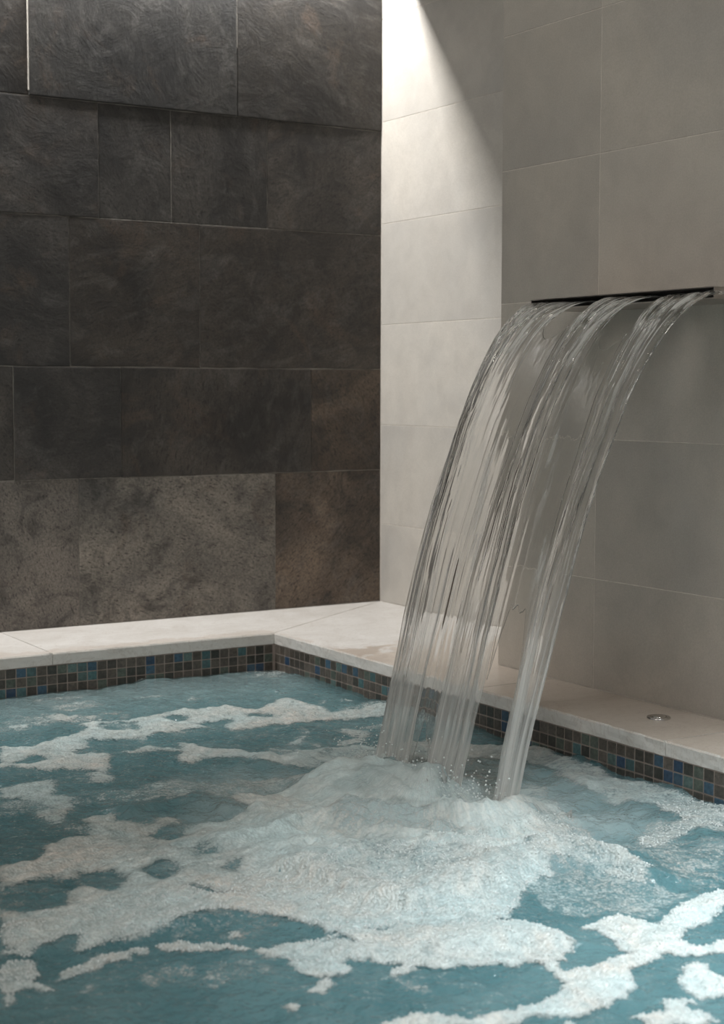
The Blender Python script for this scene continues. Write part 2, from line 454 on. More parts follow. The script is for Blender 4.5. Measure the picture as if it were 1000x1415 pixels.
# --- ledge of limestone slabs round the pool
floor = struct('floor', box_mesh('floor', (-3.6, -WL + .03, -0.20), (0.016, 0.016, -TH - .002)), M['grout_light'], 'pale limestone ledge round the pool')
def slab(pts, seed, rough=()):
    """stone slab with the plan outline pts (counter-clockwise); the edges listed in rough are chiselled and wavy"""
    top = []
    n = len(pts)
    for e in range(n):
        a, b = Vector(pts[e]), Vector(pts[(e + 1) % n])
        L = (b - a).length
        m = max(1, int(L / .012)) if e in rough else max(1, int(L / .2))
        nrm = Vector((b.y - a.y, a.x - b.x)).normalized()
        for s in range(m):
            p = a + (b - a) * (s / m)
            w = 0
            if e in rough and s > 0:
                w = .0009 * float(fbm(np.array(p.x * 40 + seed), np.array(p.y * 40), seed, 3)) * min(1, s / 4, (m - s) / 4)
            top.append((p.x + nrm.x * w, p.y + nrm.y * w, e in rough, nrm))
    bm = bmesh.new()
    N = len(top)
    rings = []
    for lev in range(5):
        ring = []
        for q, (x, y, rg, nr) in enumerate(top):
            zz = (0, -.0035, -.012, -.021, -TH)[lev]
            o = -.0022 if lev == 0 else 0
            if rg:
                nz = float(noise2(np.array(x * 55 + lev * 9.7), np.array(y * 55 + lev * 3.3), seed))
                o += .0007 * nz
                if lev in (0, 4): zz += .0006 * float(noise2(np.array(x * 90.), np.array(y * 90. + lev), seed + 3))
                zz = min(zz, 0)
            ring.append(bm.verts.new((x + nr.x * o, y + nr.y * o, zz)))
        rings.append(ring)
    for lev in range(4):
        for q in range(N):
            bm.faces.new((rings[lev][q], rings[lev + 1][q], rings[lev + 1][(q + 1) % N], rings[lev][(q + 1) % N]))
    bm.faces.new(rings[0]); bm.faces.new(rings[4][::-1])
    bmesh.ops.recalc_face_normals(bm, faces=bm.faces)
    me = bpy.data.meshes.new('stone_slab'); bm.to_mesh(me); bm.free()
    return link('stone_slab', me, M['stone'], floor)
h = .0007
def lslab(xa, xb, s): slab([(xa + h, -WL), (xb - h, -WL), (xb - h, -.001), (xa + h, -.001)], s, (0,))
lslab(-3.5, -2.40, 1); lslab(-2.40, -1.797, 2); lslab(-1.797, -1.197, 3)
slab([(-1.197 + h, -WL), (-WR - h, -WL), (-.0015 - h, -.001), (-1.197 + h, -.001)], 4, (0,))
slab([(-WR, -1.291 + h), (-E - .0005, -1.291 + h), (-E - .0005, PIER_Y + .0005), (-.001, PIER_Y + .0005), (-.001, -.0015 - h), (-WR, -WL - h)], 5, (5,))
def rslab(ya, yb, s): slab([(-WR, ya + h), (-E - .0005, ya + h), (-E - .0005, yb - h), (-WR, yb - h)], s, (3,))
rslab(-1.889, -1.291, 6); rslab(-2.49, -1.889, 7); rslab(-3.09, -2.49, 8); rslab(-3.69, -3.09, 9); rslab(-4.5, -3.69, 10)
floor2 = struct('trim_1', box_mesh('trim_1', (-WR + .03, -4.5, -0.20), (0.0, -WL + .028, -TH - .002)), M['grout_light'], 'bed under the right-hand ledge')

# --- pool walls with mosaic
PX, PZ = .0262, .0235
ZM = -TH - .0018
wpl = struct('wall_pool_left', box_mesh('wall_pool_left', (-3.5, -WL + .0019, -1.05), (-WR + .12, -WL + .029, ZM + .0015)), M['grout_pool'], 'pool wall of dark mosaic under the slate side ledge')
wpr = struct('wall_pool_right', box_mesh('wall_pool_right', (-WR + .0019, -4.5, -1.05), (-WR + .029, -WL + .007, ZM + .0015)), M['grout_pool'], 'pool wall of dark mosaic under the spout side ledge')
tl = box_mesh('mosaic_tile', (-PX / 2 + .0012, -.0035, -PZ / 2 + .0011), (PX / 2 - .0012, .004, PZ / 2 - .0011), .0010)
tl.materials.append(M['mosaic'])
tr_ = box_mesh('mosaic_tile', (-.0035, -PX / 2 + .0012, -PZ / 2 + .0011), (.004, PX / 2 - .0012, PZ / 2 - .0011), .0010)
tr_.materials.append(M['mosaic'])
MP = [((.090, .078, .066), 30), ((.062, .056, .048), 18), ((.115, .100, .086), 14), ((.045, .046, .040), 12), ((.085, .105, .088), 10),
      ((.060, .125, .135), 9), ((.045, .095, .145), 7), ((.028, .062, .115), 3), ((.095, .150, .145), 5)]
def mcol(rn):
    c = rn.choices([p[0] for p in MP], [p[1] for p in MP])[0]
    f = rn.uniform(.85, 1.15)
    return (*(x * f for x in c), 1)
rn = random.Random(21)
for r in range(4):
    z = ZM - PZ * (r + .5)
    for i in range(33):
        o = link('mosaic_tile', tl, None, wpl, (-WR - .003 - PX * (i + .5), -WL + .0042, z)); o.color = mcol(rn)
    for i in range(68):
        o = link('mosaic_tile', tr_, None, wpr, (-WR + .0042, -WL - .003 - PX * (i + .5), z)); o.color = mcol(rn)
# the tiles below the water and farther along, joined
def joined_mosaic(parent, side, cells):
    mats = []
    for kx, (c, w) in enumerate(MP):
        nm = 'mosaic_tone_%d' % kx
        mats.append(bpy.data.materials.get(nm) or mat_plain(nm, c, .3, 0, 120, .3, .05))
    bm = bmesh.new()
    for (a, z) in cells:
        mi = rn.choices(range(len(MP)), [p[1] for p in MP])[0]
        da, dz = PX / 2 - .0012, PZ / 2 - .0011
        def P(u, w, d): return (a + u, -WL + .0042 + d, z + w) if side == 'l' else (-WR + .0042 + d, a + u, z + w)
        f = [bm.verts.new(P(u, w, -.0035)) for u, w in ((-da, -dz), (da, -dz), (da, dz), (-da, dz))]
        b = [bm.verts.new(P(u, w, .004)) for u, w in ((-da, -dz), (da, -dz), (da, dz), (-da, dz))]
        fs = [bm.faces.new(f)] + [bm.faces.new((f[q], b[q], b[(q + 1) % 4], f[(q + 1) % 4])) for q in range(4)]
        for x in fs: x.material_index = mi
    bmesh.ops.recalc_face_normals(bm, faces=bm.faces)
    me = bpy.data.meshes.new('mosaic'); bm.to_mesh(me); bm.free()
    for x in mats: me.materials.append(x)
    link('underwater_mosaic', me, None, parent, kind='stuff')
cl = [(-WR - .003 - PX * (i + .5), ZM - PZ * (r + .5)) for r in range(40) for i in range(105) if not (r < 4 and i < 33)]
joined_mosaic(wpl, 'l', cl)
cr = [(-WL - .003 - PX * (i + .5), ZM - PZ * (r + .5)) for r in range(40) for i in range(150) if not (r < 4 and i < 68)]
joined_mosaic(wpr, 'r', cr)
struct('floor_pool', box_mesh('floor_pool', (-3.5, -4.5, -1.10), (-WR + .02, -WL + .02, -1.045)), M['basin'], 'pool floor under the water')

# --- ceiling with the slot over the slate ledge
struct('ceiling', box_mesh('ceiling', (-3.6, -4.6, ZT), (0.12, 0.12, ZT + .1)), M['plaster'])
struct('trim_2', box_mesh('trim_2', (-3.6, -0.50, 1.845), (0.009, -0.1375, ZT - .001)), M['plaster'], 'ceiling bulkhead that hides the lamp')

# ------------------------------------------------------------------ spout
def empty(name, loc, label, cat):
    o = bpy.data.objects.new(name, None); col.objects.link(o)
    o.location = loc; o.empty_display_size = .05
    o['label'] = label; o['category'] = cat
    return o
SX, SY0, SY1, SZ0, SZ1 = -0.512, -1.922, -1.385, 0.8125, 0.8345
spout = empty('water_spout', (-E, (SY0 + SY1) / 2, (SZ0 + SZ1) / 2), 'long flat steel spout slot on the grey tiled wall', 'spout')
def part(name, me, mat, par, **p):
    o = link(name, me, mat, par, **p)
    o.matrix_parent_inverse = Matrix.Translation(par.location).inverted()
    return o
th = .0022
part('top_plate', box_mesh('top_plate', (SX, SY0, SZ1 - th), (-E - .0002, SY1, SZ1), .0004), M['steel'], spout)
part('bottom_plate', box_mesh('bottom_plate', (SX - .004, SY0, SZ0), (-E - .0002, SY1, SZ0 + th), .0004), M['steel'], spout)
for ya in (SY0, SY1 - th):
    part('side_plate', box_mesh('side_plate', (SX, ya, SZ0 + th), (-E - .0002, ya + th, SZ1 - th), .0004), M['steel'], spout)
part('inner_baffle', box_mesh('inner_baffle', (SX + .045, SY0 + th, SZ0 + th), (SX + .05, SY1 - th, SZ1 - th)), M['steel_dark'], spout)

# ------------------------------------------------------------------ push button in the ledge
def lathe(name, prof, n=40):
    v = []; f = []
    for (r, z) in prof:
        for a in range(n):
            t = 2 * math.pi * a / n; v.append((r * math.cos(t), r * math.sin(t), z))
    for p in range(len(prof) - 1):
        for a in range(n):
            f.append((p * n + a, p * n + (a + 1) % n, (p + 1) * n + (a + 1) % n, (p + 1) * n + a))
    f.append(tuple(range((len(prof) - 1) * n, len(prof) * n)))
    return mesh_from(name, v, f, True)
btn = empty('air_button', (-0.4527, -1.7314, 0.0), 'small round chrome push button set in the right-hand ledge', 'button')
o = link('flange', lathe('flange', [(.0236, .0), (.0236, .0022), (.0225, .0036), (.0185, .0040), (.0165, .0030), (.0158, .0006), (.0150, .0004)]), M['chrome'], btn)
o = link('push_cap', lathe('push_cap', [(.0146, .0006), (.0144, .0040), (.0130, .0052), (.0100, .0050), (.0085, .0038), (.0040, .0034), (.001, .0034)]), M['chrome'], btn)

# ------------------------------------------------------------------ pool water
FOAM = [
    (0.75,[(-1.523,-0.942),(-1.46,-0.958),(-1.355,-0.904),(-1.296,-0.839),(-1.29,-0.782),(-1.241,-0.795),(-1.184,-0.803),(-1.099,-0.772),(-1.025,-0.75),(-1.004,-0.782),(-0.917,-0.767),(-0.876,-0.85),(-0.771,-0.775),(-0.757,-0.804),(-0.728,-0.862),(-0.751,-0.984),(-0.672,-0.975),(-0.566,-0.951),(-0.664,-1.102),(-0.727,-1.063),(-0.773,-1.062),(-0.85,-1.033),(-0.895,-1.032),(-0.948,-1.018),(-1.029,-1.02),(-1.022,-0.972),(-0.963,-0.919),(-1.015,-0.915),(-1.07,-0.926),(-1.062,-0.974),(-1.128,-0.968),(-1.211,-1.0),(-1.29,-0.992),(-1.35,-0.979),(-1.357,-1.111),(-1.39,-1.197),(-1.416,-1.236),(-1.44,-1.166),(-1.511,-1.157),(-1.549,-1.1),(-1.585,-1.119)]),
    (-1,[(-1.553,-1.07),(-1.497,-1.04),(-1.464,-1.053),(-1.483,-1.091),(-1.531,-1.09)]),
    (-1,[(-1.269,-0.839),(-1.23,-0.81),(-1.173,-0.827),(-1.2,-0.898),(-1.246,-0.887)]),
    (-1,[(-1.112,-0.828),(-1.074,-0.815),(-1.043,-0.834),(-1.079,-0.885),(-1.108,-0.858)]),
    (-1,[(-0.949,-0.928),(-0.902,-0.882),(-0.872,-0.882),(-0.904,-0.928),(-0.871,-0.939),(-0.892,-0.953)]),
    (-0.8,[(-1.414,-1.054),(-1.372,-1.027),(-1.339,-1.032),(-1.349,-1.094),(-1.385,-1.086)]),
    (0.6,[(-1.453,-1.227),(-1.418,-1.221),(-1.418,-1.281),(-1.447,-1.327),(-1.478,-1.314)]),
    (0.65,[(-1.629,-1.247),(-1.56,-1.251),(-1.514,-1.242),(-1.534,-1.274),(-1.558,-1.327),(-1.53,-1.356),(-1.542,-1.42),(-1.574,-1.467),(-1.615,-1.512),(-1.623,-1.534),(-1.628,-1.52),(-1.638,-1.455),(-1.6,-1.395),(-1.601,-1.36),(-1.649,-1.307)]),
    (0.55,[(-1.313,-1.101),(-1.229,-1.045),(-1.24,-1.085),(-1.208,-1.135),(-1.225,-1.17),(-1.263,-1.132),(-1.305,-1.136),(-1.348,-1.109)]),
    (0.7,[(-1.177,-1.069),(-1.161,-1.079),(-1.17,-1.151),(-1.136,-1.195),(-1.103,-1.252),(-1.081,-1.28),(-1.054,-1.229),(-1.006,-1.259),(-0.952,-1.284),(-0.878,-1.306),(-0.855,-1.381),(-0.928,-1.494),(-0.998,-1.472),(-1.036,-1.482),(-1.069,-1.428),(-1.085,-1.37),(-1.119,-1.328),(-1.135,-1.283),(-1.206,-1.232),(-1.25,-1.262),(-1.264,-1.254)]),
    (-0.8,[(-1.078,-1.274),(-1.053,-1.253),(-1.018,-1.281),(-1.046,-1.301),(-1.068,-1.295)]),
    (-0.8,[(-1.004,-1.334),(-0.965,-1.306),(-0.939,-1.307),(-0.969,-1.341),(-1.003,-1.357)]),
    (-0.5,[(-1.049,-1.406),(-1.015,-1.406),(-1.024,-1.442),(-1.06,-1.467)]),
    (0.6,[(-1.002,-1.223),(-0.95,-1.16),(-0.936,-1.168),(-0.966,-1.213),(-0.999,-1.232)]),
    (0.6,[(-0.915,-1.106),(-0.89,-1.087),(-0.91,-1.143),(-0.936,-1.152)]),
    (0.55,[(-0.834,-1.147),(-0.796,-1.145),(-0.777,-1.174),(-0.807,-1.222),(-0.844,-1.208),(-0.843,-1.167)]),
    (0.55,[(-0.916,-1.268),(-0.875,-1.229),(-0.814,-1.218),(-0.844,-1.28),(-0.897,-1.279)]),
    (0.55,[(-0.961,-1.24),(-0.932,-1.227),(-0.936,-1.248),(-0.958,-1.257)]),
    (0.6,[(-1.444,-0.749),(-1.407,-0.746),(-1.383,-0.752),(-1.394,-0.78),(-1.433,-0.773)]),
    (0.6,[(-1.373,-0.758),(-1.345,-0.731),(-1.347,-0.756),(-1.369,-0.778)]),
    (0.6,[(-1.334,-0.684),(-1.292,-0.663),(-1.262,-0.728),(-1.29,-0.747),(-1.319,-0.756),(-1.33,-0.732)]),
    (0.6,[(-1.253,-0.733),(-1.231,-0.728),(-1.234,-0.763),(-1.254,-0.778)]),
    (0.5,[(-1.201,-0.783),(-1.168,-0.739),(-1.161,-0.743),(-1.184,-0.784)]),
    (0.5,[(-1.077,-0.588),(-1.014,-0.606),(-1.01,-0.629),(-1.051,-0.625)]),
    (0.5,[(-0.706,-0.835),(-0.684,-0.838),(-0.688,-0.866),(-0.715,-0.87)]),
    (0.5,[(-0.655,-0.856),(-0.631,-0.86),(-0.637,-0.887),(-0.659,-0.884)]),
    (0.4,[(-0.69,-0.772),(-0.652,-0.742),(-0.676,-0.781)]),
    (0.5,[(-0.978,-0.67),(-0.947,-0.657),(-0.956,-0.683),(-0.981,-0.688)]),
    (0.5,[(-1.436,-0.871),(-1.421,-0.856),(-1.425,-0.885),(-1.435,-0.887)]),
    (0.35,[(-1.39,-1.362),(-1.316,-1.363),(-1.263,-1.408),(-1.207,-1.39),(-1.145,-1.448),(-1.168,-1.517),(-1.242,-1.514),(-1.31,-1.532),(-1.333,-1.489),(-1.384,-1.505),(-1.41,-1.471),(-1.433,-1.427)]),
    (0.3,[(-1.512,-1.379),(-1.439,-1.375),(-1.366,-1.438),(-1.388,-1.485),(-1.472,-1.451),(-1.502,-1.456)]),
    (0.9,[(-0.975,-1.489),(-1.105,-1.515),(-1.177,-1.534),(-1.251,-1.531),(-1.315,-1.54),(-1.303,-1.588),(-1.298,-1.619),(-1.363,-1.635),(-1.428,-1.632),(-1.427,-1.568),(-1.48,-1.563),(-1.509,-1.506),(-1.567,-1.509),(-1.6,-1.548),(-1.62,-1.535),(-1.64,-1.57),(-1.628,-1.603),(-1.676,-1.646),(-1.695,-1.649),(-1.717,-1.691),(-1.754,-1.712),(-1.785,-1.702),(-1.906,-2.053),(-1.854,-2.073),(-1.809,-2.061),(-1.79,-2.079),(-1.819,-2.119),(-1.832,-2.124),(-1.817,-2.127),(-1.782,-2.11),(-1.723,-2.107),(-1.667,-2.101),(-1.618,-2.082),(-1.574,-2.095),(-1.533,-2.127),(-1.514,-2.195),(-1.507,-2.279),(-1.492,-2.327),(-1.522,-2.34),(-1.478,-2.391),(-1.422,-2.425),(-1.356,-2.46),(-1.331,-2.466),(-1.307,-2.481),(-1.261,-2.447),(-1.238,-2.396),(-1.249,-2.355),(-1.3,-2.323),(-1.271,-2.317),(-1.219,-2.284),(-1.194,-2.242),(-1.129,-2.202),(-1.089,-2.186),(-1.07,-2.154),(-1.025,-2.16),(-1.017,-2.097),(-1.069,-2.089),(-1.012,-2.053),(-0.92,-1.986),(-0.955,-1.901),(-0.981,-1.852),(-0.997,-1.787),(-0.955,-1.682),(-0.935,-1.554)]),
    (-0.9,[(-1.827,-1.823),(-1.78,-1.784),(-1.732,-1.793),(-1.701,-1.824),(-1.725,-1.863),(-1.746,-1.881),(-1.759,-1.934),(-1.805,-1.942),(-1.855,-1.904)]),
    (-0.9,[(-1.698,-1.789),(-1.638,-1.808),(-1.64,-1.862),(-1.675,-1.909),(-1.708,-1.865)]),
    (-0.9,[(-1.608,-1.809),(-1.546,-1.821),(-1.56,-1.877),(-1.597,-1.905),(-1.613,-1.874)]),
    (-0.9,[(-1.635,-1.906),(-1.611,-1.904),(-1.627,-1.923)]),
    (-0.9,[(-1.595,-1.95),(-1.567,-1.947),(-1.554,-1.987),(-1.518,-2.033),(-1.57,-1.997)]),
    (-0.6,[(-1.512,-1.797),(-1.465,-1.784),(-1.48,-1.84),(-1.516,-1.849)]),
    (-0.7,[(-1.502,-1.892),(-1.461,-1.865),(-1.448,-1.882),(-1.485,-1.924),(-1.501,-1.918)]),
    (-0.8,[(-1.524,-1.525),(-1.454,-1.473),(-1.43,-1.499),(-1.455,-1.573),(-1.491,-1.604),(-1.512,-1.56)]),
    (-0.8,[(-1.513,-1.652),(-1.454,-1.595),(-1.423,-1.603),(-1.457,-1.687),(-1.502,-1.699)]),
    (-0.8,[(-1.64,-1.575),(-1.601,-1.494),(-1.569,-1.471),(-1.574,-1.564),(-1.604,-1.622),(-1.634,-1.618)]),
    (-0.5,[(-1.419,-1.579),(-1.348,-1.55),(-1.306,-1.552),(-1.304,-1.577),(-1.365,-1.612),(-1.427,-1.654)]),
    (-0.6,[(-1.561,-1.582),(-1.551,-1.588),(-1.555,-1.637),(-1.565,-1.636)]),
    (-0.6,[(-1.469,-2.254),(-1.431,-2.25),(-1.423,-2.265),(-1.455,-2.269)]),
    (-0.45,[(-1.419,-2.356),(-1.446,-2.37),(-1.41,-2.408),(-1.43,-2.38)]),
    (0.8,[(-1.923,-2.101),(-1.886,-2.118),(-1.892,-2.15),(-1.9,-2.188),(-1.919,-2.196),(-1.891,-2.222),(-1.905,-2.233),(-1.919,-2.21),(-1.945,-2.216),(-1.96,-2.246),(-1.976,-2.255)]),
    (0.7,[(-1.887,-2.068),(-1.858,-2.057),(-1.855,-2.081),(-1.871,-2.093),(-1.888,-2.086)]),
    (0.7,[(-1.907,-2.055),(-1.886,-2.078),(-1.888,-2.098),(-1.913,-2.071)]),
    (0.75,[(-1.89,-2.2),(-1.841,-2.167),(-1.796,-2.155),(-1.761,-2.145),(-1.726,-2.144),(-1.751,-2.17),(-1.768,-2.166),(-1.778,-2.191),(-1.806,-2.179),(-1.838,-2.198),(-1.867,-2.209)]),
    (0.75,[(-1.726,-2.148),(-1.69,-2.151),(-1.667,-2.181),(-1.637,-2.216),(-1.622,-2.218),(-1.641,-2.235),(-1.7,-2.193)]),
    (0.85,[(-1.623,-2.23),(-1.582,-2.236),(-1.543,-2.264),(-1.498,-2.301),(-1.491,-2.343),(-1.542,-2.336),(-1.551,-2.372),(-1.582,-2.376),(-1.599,-2.36),(-1.616,-2.305),(-1.595,-2.288),(-1.617,-2.259)]),
    (0.6,[(-1.552,-2.242),(-1.505,-2.258),(-1.504,-2.275),(-1.541,-2.261)]),
    (0.8,[(-1.627,-2.398),(-1.597,-2.375),(-1.597,-2.395),(-1.614,-2.412)]),
    (0.8,[(-1.691,-2.433),(-1.659,-2.411),(-1.678,-2.438)]),
    (0.6,[(-1.879,-2.251),(-1.843,-2.237),(-1.869,-2.262)]),
    (0.8,[(-1.515,-2.397),(-1.488,-2.39),(-1.477,-2.397),(-1.492,-2.417),(-1.513,-2.412)]),
    (0.6,[(-1.627,-2.173),(-1.598,-2.141),(-1.615,-2.19)]),
    (0.3,[(-1.81,-2.258),(-1.785,-2.245),(-1.756,-2.268),(-1.774,-2.286),(-1.8,-2.278)]),
    (0.22,[(-1.795,-2.224),(-1.655,-2.251),(-1.624,-2.33),(-1.724,-2.325),(-1.769,-2.254)]),
    (0.3,[(-1.524,-2.411),(-1.488,-2.456),(-1.515,-2.494),(-1.526,-2.447)]),
    (0.95,[(-1.608,-2.526),(-1.579,-2.527),(-1.542,-2.535),(-1.523,-2.567),(-1.474,-2.572),(-1.421,-2.573),(-1.384,-2.562),(-1.347,-2.535),(-1.334,-2.5),(-1.335,-2.463),(-1.31,-2.454),(-1.317,-2.507),(-1.288,-2.516),(-1.255,-2.512),(-1.218,-2.505),(-1.21,-2.472),(-1.194,-2.456),(-1.198,-2.404),(-1.149,-2.382),(-1.122,-2.381),(-1.103,-2.428),(-1.05,-2.414),(-0.995,-2.385),(-0.942,-2.368),(-0.909,-2.372),(-0.98,-2.443),(-1.039,-2.467),(-1.089,-2.47),(-1.119,-2.502),(-1.13,-2.534),(-1.088,-2.531),(-1.073,-2.537),(-1.112,-2.576),(-1.158,-2.557),(-1.181,-2.534),(-1.224,-2.547),(-1.257,-2.556),(-1.285,-2.581),(-1.299,-2.606),(-1.331,-2.621),(-1.365,-2.626),(-1.408,-2.625),(-1.433,-2.602),(-1.475,-2.601),(-1.521,-2.592),(-1.62,-2.544)]),
    (0.9,[(-1.218,-2.6),(-1.174,-2.586),(-1.158,-2.602),(-1.18,-2.632),(-1.174,-2.644),(-1.208,-2.678),(-1.238,-2.66),(-1.237,-2.633)]),
    (0.9,[(-1.346,-2.663),(-1.316,-2.674),(-1.287,-2.661),(-1.253,-2.672),(-1.295,-2.695),(-1.267,-2.737),(-1.364,-2.689)]),
    (0.8,[(-1.439,-2.631),(-1.421,-2.627),(-1.416,-2.638),(-1.428,-2.65)]),
    (0.62,[(-0.819,-1.339),(-0.71,-1.326),(-0.657,-1.382),(-0.621,-1.46),(-0.578,-1.525),(-0.608,-1.654),(-0.597,-1.771),(-0.599,-1.893),(-0.582,-2.051),(-0.667,-2.136),(-0.704,-2.097),(-0.697,-2.037),(-0.674,-1.937),(-0.712,-1.902),(-0.718,-1.85),(-0.702,-1.747),(-0.669,-1.617),(-0.699,-1.563),(-0.773,-1.518),(-0.811,-1.472),(-0.894,-1.48)]),
    (0.5,[(-0.762,-2.025),(-0.72,-2.061),(-0.666,-2.057),(-0.624,-2.093),(-0.704,-2.174),(-0.724,-2.126),(-0.796,-2.142),(-0.849,-2.157),(-0.883,-2.16),(-0.849,-2.11)]),
    (0.62,[(-0.988,-1.944),(-0.922,-1.959),(-0.842,-1.938),(-0.877,-2.038),(-0.9,-2.083),(-0.936,-2.052),(-0.989,-2.043),(-1.025,-2.022)]),
    (0.6,[(-1.089,-2.124),(-1.029,-2.084),(-0.974,-2.081),(-0.965,-2.124),(-0.956,-2.183),(-0.958,-2.268),(-1.005,-2.289),(-1.019,-2.239),(-1.029,-2.183),(-1.062,-2.153)]),
    (0.36,[(-1.138,-2.179),(-1.041,-2.197),(-0.989,-2.27),(-0.972,-2.361),(-1.089,-2.412),(-1.129,-2.366),(-1.179,-2.363),(-1.198,-2.323),(-1.177,-2.254)]),
    (0.28,[(-0.968,-2.036),(-0.891,-2.108),(-0.725,-2.186),(-0.897,-2.367),(-0.96,-2.349),(-0.933,-2.241),(-0.947,-2.121)]),
    (0.4,[(-0.889,-1.433),(-0.766,-1.509),(-0.762,-1.778),(-0.875,-1.94),(-0.979,-1.849),(-0.959,-1.688)]),
    (0.5,[(-0.951,-1.723),(-0.903,-1.811),(-0.81,-1.839),(-0.889,-1.957),(-0.963,-1.912),(-1.0,-1.836)])]
WZ = -0.090
def axis(lo, a, b, hi, step, coarse):
    return np.concatenate([np.arange(lo, a, coarse), np.arange(a, b, step), np.arange(b, hi, coarse), [hi]])
ax = axis(-3.5, -2.15, -WR - .002, -WR + .0035, .004, .05)
ay = axis(-4.5, -2.90, -WL - .002, -WL + .0035, .004, .05)
GX, GY = np.meshgrid(ax, ay)

def inside(px, py, poly):
    r = np.zeros(px.shape, bool)
    n = len(poly)
    for i in range(n):
        x1, y1 = poly[i]; x2, y2 = poly[(i + 1) % n]
        if y1 == y2: continue
        c = ((y1 > py) != (y2 > py)) & (px < (x2 - x1) * (py - y1) / (y2 - y1) + x1)
        r ^= c
    return r
wx = GX + .012 * fbm(GX * 22, GY * 22, 3, 4, .6) + .006 * fbm(GX * 90, GY * 90, 4, 2)
wy = GY + .018 * fbm(GX * 22 + 50, GY * 22, 9, 4, .6) + .008 * fbm(GX * 90, GY * 90, 8, 2)
D = np.zeros(GX.shape)
def churn0(x, y): return np.exp(-(((x + 1.05) / .42) ** 2 + ((y + 1.75) / .42) ** 2))
for dens, poly in FOAM:
    P = np.array(poly)
    lo = P.min(0) - .04; hi = P.max(0) + .04
    mk = (GX > lo[0]) & (GX < hi[0]) & (GY > lo[1]) & (GY < hi[1])
    idx = np.where(mk)
    ins = inside(wx[idx], wy[idx], poly)
    sub = D[idx]
    D[idx] = np.where(ins, np.maximum(sub, dens) if dens > 0 else np.minimum(sub, 1 + dens), sub)
def blur(a, n):
    for _ in range(n):
        p = np.pad(a, 1, mode='edge')
        a = (p[:-2, 1:-1] + p[2:, 1:-1] + p[1:-1, :-2] + p[1:-1, 2:] + 2 * a) / 6
    return a
far = np.clip(smooth(-2.35, -1.9, GY) + churn0(GX, GY), 0, 1)
D = blur(D, 2) * (1 - far) + blur(D, 9) * far
D = np.maximum(D, far * .32 * smooth(.02, .40, fbm(GX * 5 + 7, GY * 8, 77, 5)) * (GX > -2.1))
D = D * (1 - churn0(GX, GY) * .75 * smooth(.0, .45, fbm(GX * 6 + 3, GY * 6, 71, 4)))
# beyond the photographed part: loose drifting patches
out = smooth(-1.95, -2.15, GX) + smooth(-2.75, -2.9, GY)
D = np.clip(D + np.clip(out, 0, 1) * smooth(.12, .35, fbm(GX * 4, GY * 4, 31, 4)) * .8 * (D < .05), 0, 1)

# height of the water
H = .0065 * fbm(GX * 5, GY * 5, 11, 3) + .0048 * fbm(GX * 15, GY * 15, 12, 3) + .0017 * fbm(GX * 48, GY * 48, 13, 2)
churn = np.exp(-(((GX + 1.05) / .42) ** 2 + ((GY + 1.75) / .42) ** 2))
H += churn * (.024 * fbm(GX * 9, GY * 9, 14, 4) + .013 * fbm(GX * 30, GY * 30, 15, 3))
H += .021 * np.exp(-(((GX + 1.02) / .10) ** 2 + ((GY + 1.58) / .20) ** 2))
for fy in (-1.50, -1.69, -1.87):
    H += .012 * np.exp(-(((GX + .93) / .035) ** 2 + ((GY - fy) / .045) ** 2))
H += .013 * np.exp(-(((GX + 1.20) / .10) ** 2 + ((GY + 2.02) / .22) ** 2))
def crest(pts, h, w0, w1):
    """a breaking crest along a line: gentle on its far side (w1), steep on its near side (w0)"""
    best = np.full(GX.shape, 9.0); side = np.zeros(GX.shape)
    px_ = GX + .012 * fbm(GX * 14, GY * 14, 61, 3); py_ = GY + .012 * fbm(GX * 14 + 9, GY * 14, 62, 3)
    for (xa, ya), (xb, yb) in zip(pts[:-1], pts[1:]):
        dx, dy = xb - xa, yb - ya
        tt = np.clip(((px_ - xa) * dx + (py_ - ya) * dy) / (dx * dx + dy * dy), 0, 1)
        ox, oy = px_ - xa - tt * dx, py_ - ya - tt * dy
        dd = np.hypot(ox, oy); cl = dd < best
        best = np.where(cl, dd, best); side = np.where(cl, ox * .53 + oy * .85, side)
    w = np.where(side < 0, w0, w1)
    return h * np.exp(-(best / w) ** 2) * (1 + .5 * fbm(GX * 12, GY * 12, 63, 2))
H += crest([(-1.388, -1.978), (-1.395, -2.136), (-1.354, -2.188), (-1.283, -2.194), (-1.194, -2.181), (-1.104, -2.153)], .020, .022, .07)
H += crest([(-1.459, -1.799), (-1.309, -1.768), (-1.203, -1.781), (-1.099, -1.802), (-1.029, -1.877), (-.931, -1.989)], .016, .03, .06)
H += crest([(-1.307, -1.663), (-1.133, -1.565), (-1.005, -1.561), (-.952, -1.676)], .012, .03, .05)
H += crest([(-1.04, -2.089), (-.981, -2.125), (-.969, -2.214), (-.98, -2.292)], .016, .02, .05)
H += crest([(-1.512, -2.324), (-1.417, -2.352), (-1.318, -2.38), (-1.278, -2.437)], .008, .015, .05)
H += crest([(-1.857, -2.081), (-1.72, -2.099), (-1.576, -2.10), (-1.512, -2.192), (-1.507, -2.28)], .007, .015, .05)
H += crest([(-1.484, -1.51), (-1.405, -1.49), (-1.294, -1.528)], .010, .02, .05)
ridge = (GX * .53 + GY * .85)
H += churn * .009 * np.sin(ridge * 26 + 2.5 * fbm(GX * 3, GY * 3, 16, 2))
H += .010 * np.exp(-((GX + WR) / .035) ** 2) * smooth(-.9, -1.2, GY) * (.6 + .8 * fbm(GX * 20, GY * 14, 18, 3))
eL = np.exp(-((GY + WL) / .16) ** 2)
H += eL * (-.009 + .009 * fbm(GX * 7, GY * 5, 81, 3))
Zw = WZ + H
wm = grid_mesh('pool_water', GX, GY, Zw)
